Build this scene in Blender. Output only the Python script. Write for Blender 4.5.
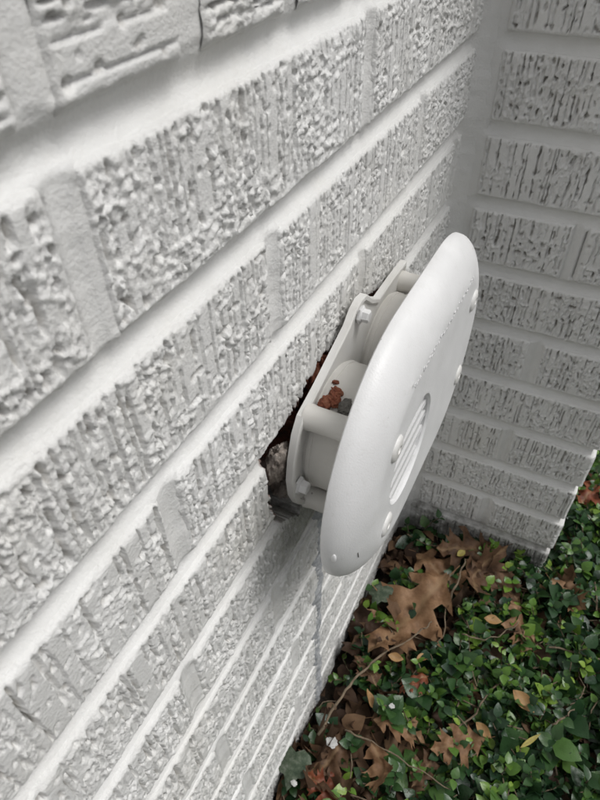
import bpy, bmesh, math, random
import numpy as np
from mathutils import Vector, Matrix

for o in list(bpy.data.objects):
    bpy.data.objects.remove(o, do_unlink=True)
scene = bpy.context.scene
COL = scene.collection

# ------------------------------------------------------------------ camera
CAM = Vector((0.12222, -0.56210, 0.05588))
c_d = Vector((-0.33839, 0.64440, -0.68574))
c_r = Vector((0.89278, 0.45015, -0.01755))
c_u = Vector((-0.29738, 0.61815, 0.72763))
cam = bpy.data.cameras.new('camera')
cam.sensor_fit = 'VERTICAL'
cam.sensor_height = 24.0
cam.lens = 600.92 * 24 / 800
cam.clip_start = 0.01
cam.clip_end = 400
cam.dof.use_dof = True
cam.dof.focus_distance = 0.40
cam.dof.aperture_fstop = 15.0
camo = bpy.data.objects.new('camera', cam)
COL.objects.link(camo)
m = Matrix((c_r, c_u, -c_d)).transposed().to_4x4()
m.translation = CAM
camo.matrix_world = m
scene.camera = camo

# ------------------------------------------------------------------ light
SUN_EL, SUN_AZ = math.radians(59), math.radians(72)      # azimuth clockwise from +Y
w = bpy.data.worlds.new('World')
scene.world = w
w.use_nodes = True
nt = w.node_tree
sky = nt.nodes.new('ShaderNodeTexSky')
sky.sky_type = 'NISHITA'
sky.sun_disc = False
sky.sun_elevation = SUN_EL
sky.sun_rotation = SUN_AZ
sky.air_density = 1.0
sky.dust_density = 4.0
hs = nt.nodes.new('ShaderNodeHueSaturation')             # overcast: the blue is gone
hs.inputs['Saturation'].default_value = 0.14
nt.links.new(sky.outputs[0], hs.inputs['Color'])
nt.links.new(hs.outputs[0], nt.nodes['Background'].inputs[0])
nt.nodes['Background'].inputs[1].default_value = 0.122
sun = bpy.data.lights.new('sun', 'SUN')
sun.energy = 1.5
sun.angle = math.radians(24)
sun.color = (1.0, 0.985, 0.96)
suno = bpy.data.objects.new('sun', sun)
COL.objects.link(suno)
sdir = Vector((math.sin(SUN_AZ) * math.cos(SUN_EL), math.cos(SUN_AZ) * math.cos(SUN_EL), math.sin(SUN_EL)))
suno.rotation_euler = sdir.to_track_quat('Z', 'Y').to_euler()
suno.location = (3, 1, 4)
scene.view_settings.view_transform = 'Standard'
scene.view_settings.look = 'None'
scene.view_settings.exposure = -0.08
scene.view_settings.gamma = 1.0
scene.view_settings.use_curve_mapping = False

# ------------------------------------------------------------------ helpers
def tag(o, label=None, cat=None, group=None, kind=None):
    if label: o['label'] = label
    if cat: o['category'] = cat
    if group: o['group'] = group
    if kind: o['kind'] = kind
    return o

def empty(name, loc=(0, 0, 0)):
    o = bpy.data.objects.new(name, None)
    o.empty_display_size = 0.02
    o.location = loc
    COL.objects.link(o)
    return o

def link(name, me, mat, parent=None, loc=(0, 0, 0)):
    if mat is not None and not me.materials:
        me.materials.append(mat)
    o = bpy.data.objects.new(name, me)
    o.location = loc
    COL.objects.link(o)
    if parent is not None:
        o.parent = parent
        o.location = Vector(loc) - Vector(parent.location)
    return o

def np_mesh(name, V, F, attrs=None, smooth=True):
    me = bpy.data.meshes.new(name)
    V = np.asarray(V, np.float32); F = np.asarray(F, np.int32)
    k = F.shape[1]
    me.vertices.add(len(V)); me.vertices.foreach_set('co', V.ravel())
    me.loops.add(F.size); me.loops.foreach_set('vertex_index', F.ravel())
    me.polygons.add(len(F))
    me.polygons.foreach_set('loop_start', np.arange(0, F.size, k, dtype=np.int32))
    me.polygons.foreach_set('loop_total', np.full(len(F), k, np.int32))
    me.update(calc_edges=True)
    me.polygons.foreach_set('use_smooth', np.full(len(F), smooth))
    for n, a in (attrs or {}).items():
        at = me.attributes.new(n, 'FLOAT', 'POINT')
        at.data.foreach_set('value', np.asarray(a, np.float32).ravel())
    return me

def bm_mesh(name, bm, smooth=True, angle=None):
    bmesh.ops.recalc_face_normals(bm, faces=bm.faces)
    me = bpy.data.meshes.new(name)
    bm.to_mesh(me); bm.free()
    for p in me.polygons: p.use_smooth = smooth
    if smooth and angle is not None:
        me.set_sharp_from_angle(angle=math.radians(angle))
    return me

def grid_faces(nu, nv):
    i = np.arange(nu * nv).reshape(nv, nu)
    return np.stack([i[:-1, :-1], i[:-1, 1:], i[1:, 1:], i[1:, :-1]], -1).reshape(-1, 4)

_rs = np.random.RandomState(7)
_perm = np.concatenate([_rs.permutation(512)] * 2)
_ga = _rs.rand(512) * 2 * np.pi
def perlin(x, y, seed=0):
    x = np.asarray(x, float) + seed * 17.13; y = np.asarray(y, float) + seed * 9.71
    xi = np.floor(x).astype(int); yi = np.floor(y).astype(int)
    xf = x - xi; yf = y - yi
    def g(ix, iy, dx, dy):
        h = _perm[(_perm[ix & 511] + iy) & 511]
        a = _ga[h]
        return np.cos(a) * dx + np.sin(a) * dy
    u = xf * xf * xf * (xf * (xf * 6 - 15) + 10); v = yf * yf * yf * (yf * (yf * 6 - 15) + 10)
    n0 = g(xi, yi, xf, yf) * (1 - u) + g(xi + 1, yi, xf - 1, yf) * u
    n1 = g(xi, yi + 1, xf, yf - 1) * (1 - u) + g(xi + 1, yi + 1, xf - 1, yf - 1) * u
    return (n0 * (1 - v) + n1 * v) * 1.5
def fbm(x, y, seed=0, oct=3):
    s = 0; a = 1; t = 0
    for k in range(oct):
        s = s + a * perlin(x * 2 ** k, y * 2 ** k, seed + k * 3); t += a; a *= 0.5
    return s / t
_wx = _rs.rand(512); _wy = _rs.rand(512); _wv = _rs.rand(512)
def worley(x, y, seed=0):
    x = np.asarray(x, float) + seed * 13.37; y = np.asarray(y, float) + seed * 5.19
    xi = np.floor(x).astype(int); yi = np.floor(y).astype(int)
    f1 = np.full(x.shape, 9.0); f2 = np.full(x.shape, 9.0); val = np.zeros(x.shape)
    for dx in (-1, 0, 1):
        for dy in (-1, 0, 1):
            h = _perm[(_perm[(xi + dx) & 511] + yi + dy) & 511]
            d = np.hypot(xi + dx + _wx[h] - x, yi + dy + _wy[h] - y)
            c = d < f1
            f2 = np.where(c, f1, np.minimum(f2, d)); val = np.where(c, _wv[h], val); f1 = np.where(c, d, f1)
    return f1, f2, val
def sstep(a, b, x):
    t = np.clip((x - a) / (b - a), 0, 1); return t * t * (3 - 2 * t)

# ------------------------------------------------------------------ materials
def new_mat(name):
    mt = bpy.data.materials.new(name); mt.use_nodes = True
    t = mt.node_tree
    return mt, t, t.nodes['Principled BSDF'], t.nodes.new('ShaderNodeTexCoord')
def nd(t, typ, **kw):
    n = t.nodes.new(typ)
    for k, v in kw.items():
        if k.startswith('i_'): n.inputs[k[2:].replace('_', ' ')].default_value = v
        else: setattr(n, k, v)
    return n
def noise(t, vec, scale, detail=3, rough=0.6):
    n = nd(t, 'ShaderNodeTexNoise'); n.inputs['Scale'].default_value = scale
    n.inputs['Detail'].default_value = detail; n.inputs['Roughness'].default_value = rough
    t.links.new(vec, n.inputs['Vector']); return n.outputs['Fac']
def ramp(t, fac, stops):
    r = nd(t, 'ShaderNodeValToRGB'); e = r.color_ramp.elements
    while len(e) < len(stops): e.new(0.5)
    for k, (p, c) in enumerate(stops):
        e[k].position = p; e[k].color = c if len(c) == 4 else (*c, 1)
    t.links.new(fac, r.inputs[0]); return r.outputs[0]
def mix(t, fac, a, b, blend='MIX'):
    n = nd(t, 'ShaderNodeMix', data_type='RGBA', blend_type=blend)
    for s, v in ((0, fac), (6, a), (7, b)):
        if hasattr(v, 'links'): t.links.new(v, n.inputs[s])
        elif s == 0: n.inputs[0].default_value = v
        else: n.inputs[s].default_value = (*v, 1) if len(v) == 3 else v
    return n.outputs[2]
def math_n(t, op, a, b=None):
    n = nd(t, 'ShaderNodeMath', operation=op)
    for s, v in ((0, a), (1, b)):
        if v is None: continue
        if hasattr(v, 'links'): t.links.new(v, n.inputs[s])
        else: n.inputs[s].default_value = v
    return n.outputs[0]
def attr(t, name, out='Fac'):
    n = nd(t, 'ShaderNodeAttribute'); n.attribute_name = name; return n.outputs[out]
def bump(t, bsdf, h, strength, dist, prev=None):
    b = nd(t, 'ShaderNodeBump'); b.inputs['Strength'].default_value = strength
    b.inputs['Distance'].default_value = dist
    t.links.new(h, b.inputs['Height'])
    if prev is not None: t.links.new(prev, b.inputs['Normal'])
    t.links.new(b.outputs[0], bsdf.inputs['Normal']); return b.outputs[0]
def geo_pos(t):
    return nd(t, 'ShaderNodeNewGeometry').outputs['Position']

def make_paint(name, fine):
    mt, t, b, tc = new_mat(name)
    pos = geo_pos(t)
    base = ramp(t, noise(t, pos, 18, 4), [(0.3, (0.70, 0.695, 0.675)), (0.7, (0.80, 0.80, 0.79))])
    grime = ramp(t, noise(t, pos, 9, 6, 0.72), [(0.50, (0,) * 3), (0.74, (0.5,) * 3)])
    base = mix(t, grime, base, (0.56, 0.535, 0.47))
    # thin paint: the grey-brown body grins through in a few torn spots, plus shade painted into grooves
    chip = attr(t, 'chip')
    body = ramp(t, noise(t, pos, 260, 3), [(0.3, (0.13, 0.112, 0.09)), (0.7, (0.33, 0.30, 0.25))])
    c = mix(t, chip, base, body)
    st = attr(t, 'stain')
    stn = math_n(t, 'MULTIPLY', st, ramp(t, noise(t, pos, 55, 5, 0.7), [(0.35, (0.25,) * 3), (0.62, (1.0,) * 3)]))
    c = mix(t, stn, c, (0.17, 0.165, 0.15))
    raw = attr(t, 'raw')
    rawc = ramp(t, noise(t, pos, 95, 4, 0.7), [(0.32, (0.055, 0.032, 0.024)), (0.5, (0.20, 0.075, 0.045)), (0.68, (0.30, 0.20, 0.15))])
    c = mix(t, raw, c, rawc)
    t.links.new(c, b.inputs['Base Color'])
    b.inputs['Roughness'].default_value = 0.46
    b.inputs['Specular IOR Level'].default_value = 0.42
    n1 = bump(t, b, noise(t, pos, 650, 3), fine, 0.0011)
    bump(t, b, noise(t, pos, 1700, 2), fine * 0.6, 0.0005, n1)
    return mt
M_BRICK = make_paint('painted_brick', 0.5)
M_MORTAR = make_paint('painted_mortar', 0.42)

def make_wallpanel():
    mt, t, b, tc = new_mat('painted_masonry_far')
    br = nd(t, 'ShaderNodeTexBrick'); pos = geo_pos(t)
    sx = nd(t, 'ShaderNodeSeparateXYZ'); t.links.new(pos, sx.inputs[0])
    cb = nd(t, 'ShaderNodeCombineXYZ')
    t.links.new(math_n(t, 'ADD', sx.outputs[0], sx.outputs[1]), cb.inputs[0]); t.links.new(sx.outputs[2], cb.inputs[1])
    t.links.new(cb.outputs[0], br.inputs['Vector'])
    br.inputs['Scale'].default_value = 1.0
    br.inputs['Brick Width'].default_value = 0.2135; br.inputs['Row Height'].default_value = 0.0675
    br.inputs['Mortar Size'].default_value = 0.006; br.inputs['Mortar Smooth'].default_value = 0.3
    t.links.new(ramp(t, noise(t, pos, 18, 4), [(0.3, (0.70, 0.695, 0.675)), (0.7, (0.80, 0.80, 0.79))]), b.inputs['Base Color'])
    inv = math_n(t, 'SUBTRACT', 1.0, br.outputs['Fac'])
    n1 = bump(t, b, inv, 1.0, 0.006)
    bump(t, b, noise(t, pos, 260, 4), 0.9, 0.003, n1)
    b.inputs['Roughness'].default_value = 0.6
    return mt
M_FAR = make_wallpanel()

def make_plastic(name, col, col2, rough, grain, specks=True):
    mt, t, b, tc = new_mat(name)
    pos = geo_pos(t)
    c = ramp(t, noise(t, pos, 30, 4), [(0.3, col), (0.7, col2)])
    if specks:
        v = nd(t, 'ShaderNodeTexVoronoi'); v.inputs['Scale'].default_value = 75
        t.links.new(pos, v.inputs['Vector'])
        sp = ramp(t, v.outputs['Distance'], [(0.035, (1,) * 3), (0.06, (0,) * 3)])
        sp = math_n(t, 'MULTIPLY', sp, ramp(t, noise(t, pos, 40, 2), [(0.56, (0,) * 3), (0.6, (0.75,) * 3)]))
        c = mix(t, sp, c, (0.25, 0.235, 0.21))
    # faint dust film with a shape of its own
    d = ramp(t, noise(t, pos, 130, 6, 0.75), [(0.55, (0,) * 3), (0.75, (0.22,) * 3)])
    c = mix(t, d, c, (0.52, 0.50, 0.45))
    t.links.new(c, b.inputs['Base Color'])
    r = ramp(t, noise(t, pos, 60, 4), [(0.3, (rough - 0.06,) * 3), (0.7, (rough + 0.1,) * 3)])
    t.links.new(r, b.inputs['Roughness'])
    b.inputs['Specular IOR Level'].default_value = 0.45
    n1 = bump(t, b, noise(t, pos, 900, 2), grain, 0.0004)
    bump(t, b, noise(t, pos, 120, 3), 0.1, 0.001, n1)
    return mt
M_COVER = make_plastic('painted_plastic_white', (0.75, 0.75, 0.75), (0.81, 0.81, 0.81), 0.40, 0.4)
M_PIPE = make_plastic('plastic_cream', (0.63, 0.61, 0.57), (0.72, 0.705, 0.67), 0.42, 0.15)
M_PLATE = make_plastic('plastic_plate', (0.66, 0.65, 0.62), (0.76, 0.755, 0.74), 0.42, 0.2)

def make_simple(name, stops, scale, rough=0.8, bscale=200, bs=0.6, bd=0.002):
    mt, t, b, tc = new_mat(name); pos = geo_pos(t)
    t.links.new(ramp(t, noise(t, pos, scale, 5, 0.7), stops), b.inputs['Base Color'])
    b.inputs['Roughness'].default_value = rough
    bump(t, b, noise(t, pos, bscale, 5, 0.7), bs, bd)
    return mt
M_RED = make_simple('broken_red_brick', [(0.3, (0.07, 0.025, 0.016)), (0.5, (0.24, 0.075, 0.04)), (0.72, (0.34, 0.16, 0.095))], 160, 0.9, 500)
M_CHUNK = make_simple('broken_mortar_stone', [(0.3, (0.14, 0.115, 0.10)), (0.5, (0.40, 0.345, 0.30)), (0.7, (0.58, 0.53, 0.48))], 110, 0.9, 420, 0.9)
M_GREY = make_simple('grey_crumb', [(0.3, (0.08, 0.08, 0.07)), (0.6, (0.22, 0.21, 0.19))], 200, 0.9, 600)
M_DARKHOLE = make_simple('dark_plastic_inside', [(0.3, (0.05, 0.05, 0.05)), (0.7, (0.09, 0.09, 0.09))], 60, 0.7)
M_CAULK = make_simple('grey_sealant', [(0.3, (0.25, 0.262, 0.277)), (0.5, (0.38, 0.393, 0.41)), (0.74, (0.62, 0.62, 0.617))], 130, 0.7, 350, 0.8, 0.002)
M_SOIL = make_simple('soil', [(0.3, (0.012, 0.009, 0.006)), (0.5, (0.035, 0.025, 0.016)), (0.72, (0.075, 0.052, 0.034))], 70, 0.95, 150, 1.0, 0.01)
M_TWIG = make_simple('twig_bark', [(0.3, (0.09, 0.065, 0.04)), (0.7, (0.24, 0.185, 0.125))], 140, 0.85, 500)

def make_leaf(name, hue_attr=True, stops=None, rough=0.4, spec=0.5, trans=0.15, vscale=120):
    mt, t, b, tc = new_mat(name); pos = geo_pos(t)
    if hue_attr:
        c = ramp(t, attr(t, 'tone'), stops)
        c = mix(t, 0.35, c, ramp(t, noise(t, pos, vscale, 4), [(0.3, (0.45,) * 3), (0.7, (1.25,) * 3)]), 'MULTIPLY')
    else:
        c = ramp(t, noise(t, pos, vscale, 5, 0.7), stops)
        c = mix(t, attr(t, 'vein'), c, (0.30, 0.20, 0.11))
    t.links.new(c, b.inputs['Base Color'])
    b.inputs['Roughness'].default_value = rough
    b.inputs['Specular IOR Level'].default_value = spec
    bump(t, b, noise(t, pos, 260, 3), 0.4, 0.001)
    tr = nd(t, 'ShaderNodeBsdfTranslucent'); t.links.new(c, tr.inputs['Color'])
    ms = nd(t, 'ShaderNodeMixShader'); ms.inputs[0].default_value = trans
    out = t.nodes['Material Output']
    t.links.new(b.outputs[0], ms.inputs[1]); t.links.new(tr.outputs[0], ms.inputs[2]); t.links.new(ms.outputs[0], out.inputs[0])
    return mt
M_GREEN = make_leaf('groundcover_leaf', True, [(0.0, (0.016, 0.046, 0.02)), (0.34, (0.042, 0.10, 0.03)), (0.64, (0.105, 0.215, 0.032)), (1.0, (0.24, 0.36, 0.055))], 0.33, 0.5, 0.18)
M_OAK = make_leaf('oak_leaf_brown', False, [(0.3, (0.11, 0.055, 0.027)), (0.5, (0.215, 0.12, 0.062)), (0.72, (0.34, 0.21, 0.12))], 0.62, 0.3, 0.12, 45)
M_OAK_DARK = make_leaf('oak_leaf_dark', False, [(0.3, (0.045, 0.024, 0.014)), (0.5, (0.10, 0.055, 0.03)), (0.72, (0.17, 0.10, 0.058))], 0.65, 0.3, 0.1, 45)
M_OAK_RED = make_leaf('leaf_red_brown', False, [(0.3, (0.09, 0.024, 0.012)), (0.5, (0.19, 0.055, 0.026)), (0.72, (0.27, 0.095, 0.045))], 0.55, 0.35, 0.12, 45)
M_TAN = make_leaf('leaf_tan', False, [(0.3, (0.24, 0.13, 0.05)), (0.5, (0.36, 0.21, 0.09)), (0.72, (0.45, 0.29, 0.14))], 0.6, 0.3, 0.15, 60)
M_YELLOW = make_leaf('leaf_yellow', False, [(0.3, (0.32, 0.27, 0.06)), (0.7, (0.48, 0.42, 0.14))], 0.55, 0.3, 0.15, 60)
M_IVY = make_leaf('ivy_leaf_dusty', False, [(0.3, (0.03, 0.05, 0.03)), (0.5, (0.07, 0.095, 0.06)), (0.7, (0.17, 0.19, 0.15))], 0.6, 0.3, 0.1, 120)

# ------------------------------------------------------------------ brickwork
CH = 0.0675           # course height
JH = 0.0125           # joint
ZG = -0.705           # top of the litter
HC = (-0.258, -0.2315)   # (y, z) centre of the vent

# hole broken out of the wall round the pipes (wall plane y, z)
HOLE = np.array([(-0.373, -0.212), (-0.370, -0.201), (-0.361, -0.1965), (-0.3435, -0.1935), (-0.3257, -0.192), (-0.3194, -0.1855), (-0.300, -0.181),
                 (-0.275, -0.1825), (-0.256, -0.1775), (-0.24, -0.176), (-0.225, -0.18), (-0.20, -0.19), (-0.17, -0.195), (-0.155, -0.22), (-0.16, -0.262),
                 (-0.20, -0.276), (-0.26, -0.279), (-0.31, -0.283), (-0.336, -0.298), (-0.361, -0.276), (-0.371, -0.252), (-0.372, -0.230)])
def hole_sd(y, z):
    """signed distance to the hole (negative inside)"""
    d = np.full(y.shape, 9.0); ins = np.zeros(y.shape, bool)
    n = len(HOLE)
    for i in range(n):
        a = HOLE[i]; b = HOLE[(i + 1) % n]; e = b - a
        t = np.clip(((y - a[0]) * e[0] + (z - a[1]) * e[1]) / (e @ e), 0, 1)
        d = np.minimum(d, np.hypot(y - a[0] - t * e[0], z - a[1] - t * e[1]))
        cr = ((a[1] > z) != (b[1] > z)) & (y < (b[0] - a[0]) * (z - a[1]) / (b[1] - a[1] + 1e-12) + a[0])
        ins ^= cr
    return np.where(ins, -d, d) + 0.0030 * fbm(y * 170, z * 170, 5, 4)

def hole_depth(y, z):
    """how far the surface is broken back inside the hole"""
    deep = sstep(-0.316, -0.330, y)
    f1, f2, val = worley(y * 95, z * 150, 3)
    shards = 0.004 + 0.010 * val + 0.002 * fbm(y * 300, z * 300, 8)
    hollow = 0.040 + 0.006 * fbm(y * 120, z * 120, 2)
    return shards * (1 - deep) + hollow * deep

def smear(y, z):
    """mortar smeared over the bricks below the hole"""
    q = np.hypot((y + 0.338) / 0.050, (z + 0.315) / 0.05)
    a = np.clip(1.25 - q + 0.5 * fbm(y * 45, z * 45, 11), 0, 1)
    c = 0.7 * sstep(-0.335, -0.305, y + 0.012 * fbm(y * 20, z * 20, 14)) * sstep(-0.34, -0.40, z)
    return np.maximum(a, c)

def stain_a(y, z):
    s = sstep(0.2, 0.9, smear(y, z)) * 0.5 * sstep(-0.42, -0.36, z)
    run = np.clip(1 - np.abs(y + 0.315 + 0.012 * fbm(z * 20, z * 0, 4)) / 0.05, 0, 1) * sstep(-0.28, -0.31, z) * sstep(-0.55, -0.33, z)
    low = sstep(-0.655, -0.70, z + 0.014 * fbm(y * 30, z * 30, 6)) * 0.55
    sw = np.clip(1 - np.abs(y + 0.300 + 0.02 * fbm(z * 9, z * 0, 4)) / 0.045, 0, 1) * sstep(-0.36, -0.44, z) * (0.28 + 0.3 * fbm(y * 60, z * 30, 17, 3))
    return np.clip(np.maximum.reduce([s, run * 0.45, low, sw]), 0, 1)
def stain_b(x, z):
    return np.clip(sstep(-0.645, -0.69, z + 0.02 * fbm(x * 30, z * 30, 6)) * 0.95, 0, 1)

def brick_height(U, V, L, H, seed):
    """bark-textured (wire-cut, torn) face; U along the length, V up, all in mm"""
    rg = np.random.RandomState(seed * 31 + 5)
    uw = U + 0.7 * perlin(U / 12, V / 20, seed) + 0.3 * perlin(U / 3, V / 6, seed + 2)
    b = [-4.0]; lev = []; tor = []; grv = []
    while b[-1] < L + 6:                    # combed face: strip, groove, strip, groove ...
        if rg.rand() < 0.13:                # a wide smooth land
            b.append(b[-1] + rg.uniform(5.0, 10.0)); lev.append(rg.uniform(0.0, 0.5)); tor.append(0.05)
        else:
            b.append(b[-1] + rg.uniform(1.5, 5.0)); lev.append(rg.uniform(-0.7, 0.4)); tor.append(rg.choice([0.25, 0.6, 0.85, 1.0]))
        grv.append(0)
        b.append(b[-1] + rg.choice([rg.uniform(0.6, 1.2), rg.uniform(0.9, 2.2)])); lev.append(-rg.uniform(1.0, 4.6)); tor.append(0.40); grv.append(1)
    b = np.array(b); lev = np.array(lev); tor = np.array(tor); grv = np.array(grv)
    k = np.clip(np.searchsorted(b, uw) - 1, 0, len(lev) - 1)
    g = grv[k] == 1
    patch = fbm(U / 34, V / 26, seed + 4, 2)
    crust = sstep(-0.12, 0.38, patch + rg.uniform(-0.20, 0.24))                 # where the clay tore instead of combing clean
    torn = np.clip(tor[k] * (0.62 + 0.38 * crust) + 0.35 * crust, 0.03, 1)
    gate = sstep(-0.42, -0.08, perlin(U / 7, V / 13, seed + 9)) * (1 - 0.6 * crust)
    brk = np.where(g, gate, 1.0)
    h = lev[k] * brk
    wob = perlin(U / 2.2, V / 2.2, seed)
    f1, f2, val = worley(U / 1.95 + 0.4 * wob, V / 2.6 + 0.4 * wob, seed)
    lump = (0.5 - f1 ** 1.5) * 1.25 + (val - 0.5) * 1.25
    g1, g2, gv = worley(U / 1.3, V / 1.6, seed + 6)
    lump = lump + (0.45 - g1) * 1.15 + (gv - 0.5) * 0.6
    h = h + torn * (lump - 0.15)
    sc = sstep(0.12, 0.34, perlin(U / 4.5, V / 3.2, seed + 18)) * sstep(-0.1, 0.2, crust - 0.3)
    h = h + 0.9 * sc
    h = h + 0.30 * perlin(uw / 1.6, V / 14, seed + 15) * (0.2 + 0.8 * torn) + 0.06 * perlin(U / 1.5, V / 3, seed + 3)
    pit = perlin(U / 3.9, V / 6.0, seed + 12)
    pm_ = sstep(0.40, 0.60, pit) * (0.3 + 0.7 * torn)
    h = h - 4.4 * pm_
    h = h + 0.6 * fbm(U / 60, V / 50, seed + 14, 2)
    # slumped, paint-rounded arrises
    e0 = np.minimum(np.minimum(U, L - U), np.minimum(V, H - V))
    e = e0 + 1.3 * fbm(U / 9, V / 9, seed + 20, 2) + 0.5 * fbm(U / 2.5, V / 2.5, seed + 22, 2)
    h = h * (0.04 + 0.96 * sstep(0.8, 5.0, e)) - 1.9 * (1 - sstep(-0.6, 2.2, e))
    eu = np.minimum(U, L - U) + 1.2 * fbm(U / 6, V / 6, seed + 24, 2)
    h = h - 1.6 * (1 - sstep(-0.4, 3.4, eu))
    bare = sstep(-1.6, -2.8, lev[k] * brk) * g * sstep(-0.1, 0.2, perlin(U / 11, V / 9, seed + 40))   # shade of the deep grooves, painted in as dark body colour
    chip = np.maximum(sstep(0.52, 0.62, pit) * (0.4 + 0.6 * torn) * 0.8, 0.5 * bare) * sstep(2.0, 4.0, e)  # torn pits show the body; groove part is painted shade
    return np.clip(h, -6.2, 2.4), chip

def brick_mesh(L, H, seed, du, dv, depth=0.012, frame='A', wpos=None, left=None, right=None, vertical=False):
    """heightfield face plus skirts. u along +y (A), +x (B); n along +x (A), -y (B). returns mesh in brick-centred space"""
    nu = max(4, int(L / du) + 1); nv = max(4, int(H / dv) + 1)
    u = np.linspace(0, L, nu); v = np.linspace(0, H, nv)
    U, V = np.meshgrid(u, v)
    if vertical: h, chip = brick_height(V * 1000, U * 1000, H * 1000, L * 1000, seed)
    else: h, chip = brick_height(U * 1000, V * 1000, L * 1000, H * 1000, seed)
    N = h / 1000
    raw = np.zeros_like(N); st = np.zeros_like(N)
    if wpos is not None:
        Y = wpos[0] + U; Z = wpos[1] + V
        if frame == 'A':
            sm = smear(Y, Z)
            N = N * (1 - 0.75 * sm) + sm * (0.0012 * fbm(Y * 120, Z * 120, 3) + 0.0012 * fbm(Y * 420, Z * 420, 4))
            st = stain_a(Y, Z)
            chip = chip * (1 - sm)
            if wpos[0] < -0.14 and wpos[0] + L > -0.38 and wpos[1] < -0.18 and wpos[1] + H > -0.29:
                sd = hole_sd(Y, Z)
                ins = sd < 0
                N = np.where(ins, -hole_depth(Y, Z) * sstep(0.0004, -0.0009, sd) - 0.001, N)
                lowr = sstep(-0.288, -0.262, Z)
                raw = sstep(0.0016, -0.0002, sd) * lowr
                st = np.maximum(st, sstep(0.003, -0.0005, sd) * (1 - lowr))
        elif frame == 'B':
            st = stain_b(Y, Z)
    U2, V2, N2 = U - L / 2, V - H / 2, N
    # outline wobble
    edge = 0.0006
    U2 = U2 + edge * np.where((U <= 0) | (U >= L), fbm(V * 180, U * 180, seed + 30, 2), 0)
    V2 = V2 + edge * np.where((V <= 0) | (V >= H), fbm(U * 120, V * 120, seed + 31, 2), 0)
    idx = np.arange(nu * nv).reshape(nv, nu)
    F = [grid_faces(nu, nv)]
    P = [np.stack([U2, V2, N2], -1).reshape(-1, 3)]
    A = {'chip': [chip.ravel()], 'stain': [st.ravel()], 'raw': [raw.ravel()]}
    off = nu * nv
    dl = depth
    ring = np.concatenate([idx[0, :], idx[1:, -1], idx[-1, -2::-1], idx[-2:0, 0]])
    ringd = np.full(len(ring), dl)
    q = P[0][ring].copy(); q[:, 2] = np.minimum(-ringd, q[:, 2] - 0.002)
    P.append(q); n = len(ring)
    for kk in A: A[kk].append(A[kk][0][ring] * (0 if kk == 'chip' else 1))
    a = ring; bq = off + np.arange(n)
    F.append(np.stack([np.roll(a, -1), a, bq, np.roll(bq, -1)], -1))
    P = np.concatenate(P); F = np.concatenate(F)
    if frame == 'A': W = np.stack([P[:, 2], P[:, 0], P[:, 1]], -1)
    else: W = np.stack([P[:, 0], -P[:, 2], P[:, 1]], -1)
    return np_mesh('brick', W, F, {kk: np.concatenate(vv) for kk, vv in A.items()})

random.seed(4)
wall_a = tag(empty('brick_wall', (0, -0.30, ZG)), 'long white painted brick wall carrying the vent, with a hole broken round its pipes', 'wall')
wall_b = tag(empty('brick_wall', (0.11, 0, ZG)), 'short greyer return wall of painted brick behind the vent, ending in a free corner', 'wall')

EVEN = -0.030; ODD = -0.137
COFF = {2: 0.008, 4: -0.012, 5: -0.022, 6: -0.006, 8: 0.01}
low_cache = {}
def low_brick(L, H, var, frame):
    k = (round(L, 3), round(H, 3), var, frame)
    if k not in low_cache:
        low_cache[k] = brick_mesh(L, H, 900 + var, 0.004, 0.004, 0.02, frame)
    return low_cache[k]

def seg_joints(k):
    s = (EVEN if k % 2 == 0 else ODD) + COFF.get(k, 0)
    js = [s - 0.2135 * i for i in range(0, 6)]
    return js
seed = 10
JV = 0.0098
for k in range(0, 11):                                  # running-bond courses of the long wall
    z1 = -k * CH - JH / 2; z0 = -(k + 1) * CH + JH / 2
    js = [-0.004 + JH / 2] + seg_joints(k)
    for i in range(len(js) - 1):
        y1 = js[i] - JV / 2; y0 = js[i + 1] + JV / 2
        L = y1 - y0
        if L < 0.014: continue
        seed += 1
        if y1 < -0.60 or (k > 6 and y1 < -0.5):          # just out of the frame
            me = low_brick(0.201, z1 - z0, (i + k) % 5, 'A')
        else:
            near = k < 5
            me = brick_mesh(L, z1 - z0, seed, (0.00062 if k < 3 else 0.00074) if near else 0.0011, (0.0008 if k < 3 else 0.00095) if near else 0.0013, 0.012, 'A', (y0, z0))
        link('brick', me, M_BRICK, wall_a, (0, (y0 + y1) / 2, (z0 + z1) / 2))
for i in range(-6, 7):                                  # soldier course above
    y0 = -0.457 + 0.0655 * i + JH / 2; y1 = y0 + 0.0655 - JH
    if y1 > -0.006 or y0 < -0.85: continue
    seed += 1
    vis = -2 <= i <= 2
    me = brick_mesh(y1 - y0, 0.194, seed, 0.0009 if vis else 0.003, 0.0009 if vis else 0.003, 0.012, 'A', (y0, JH / 2), vertical=True)
    link('brick', me, M_BRICK, wall_a, (0, (y0 + y1) / 2, JH / 2 + 0.097))

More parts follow.
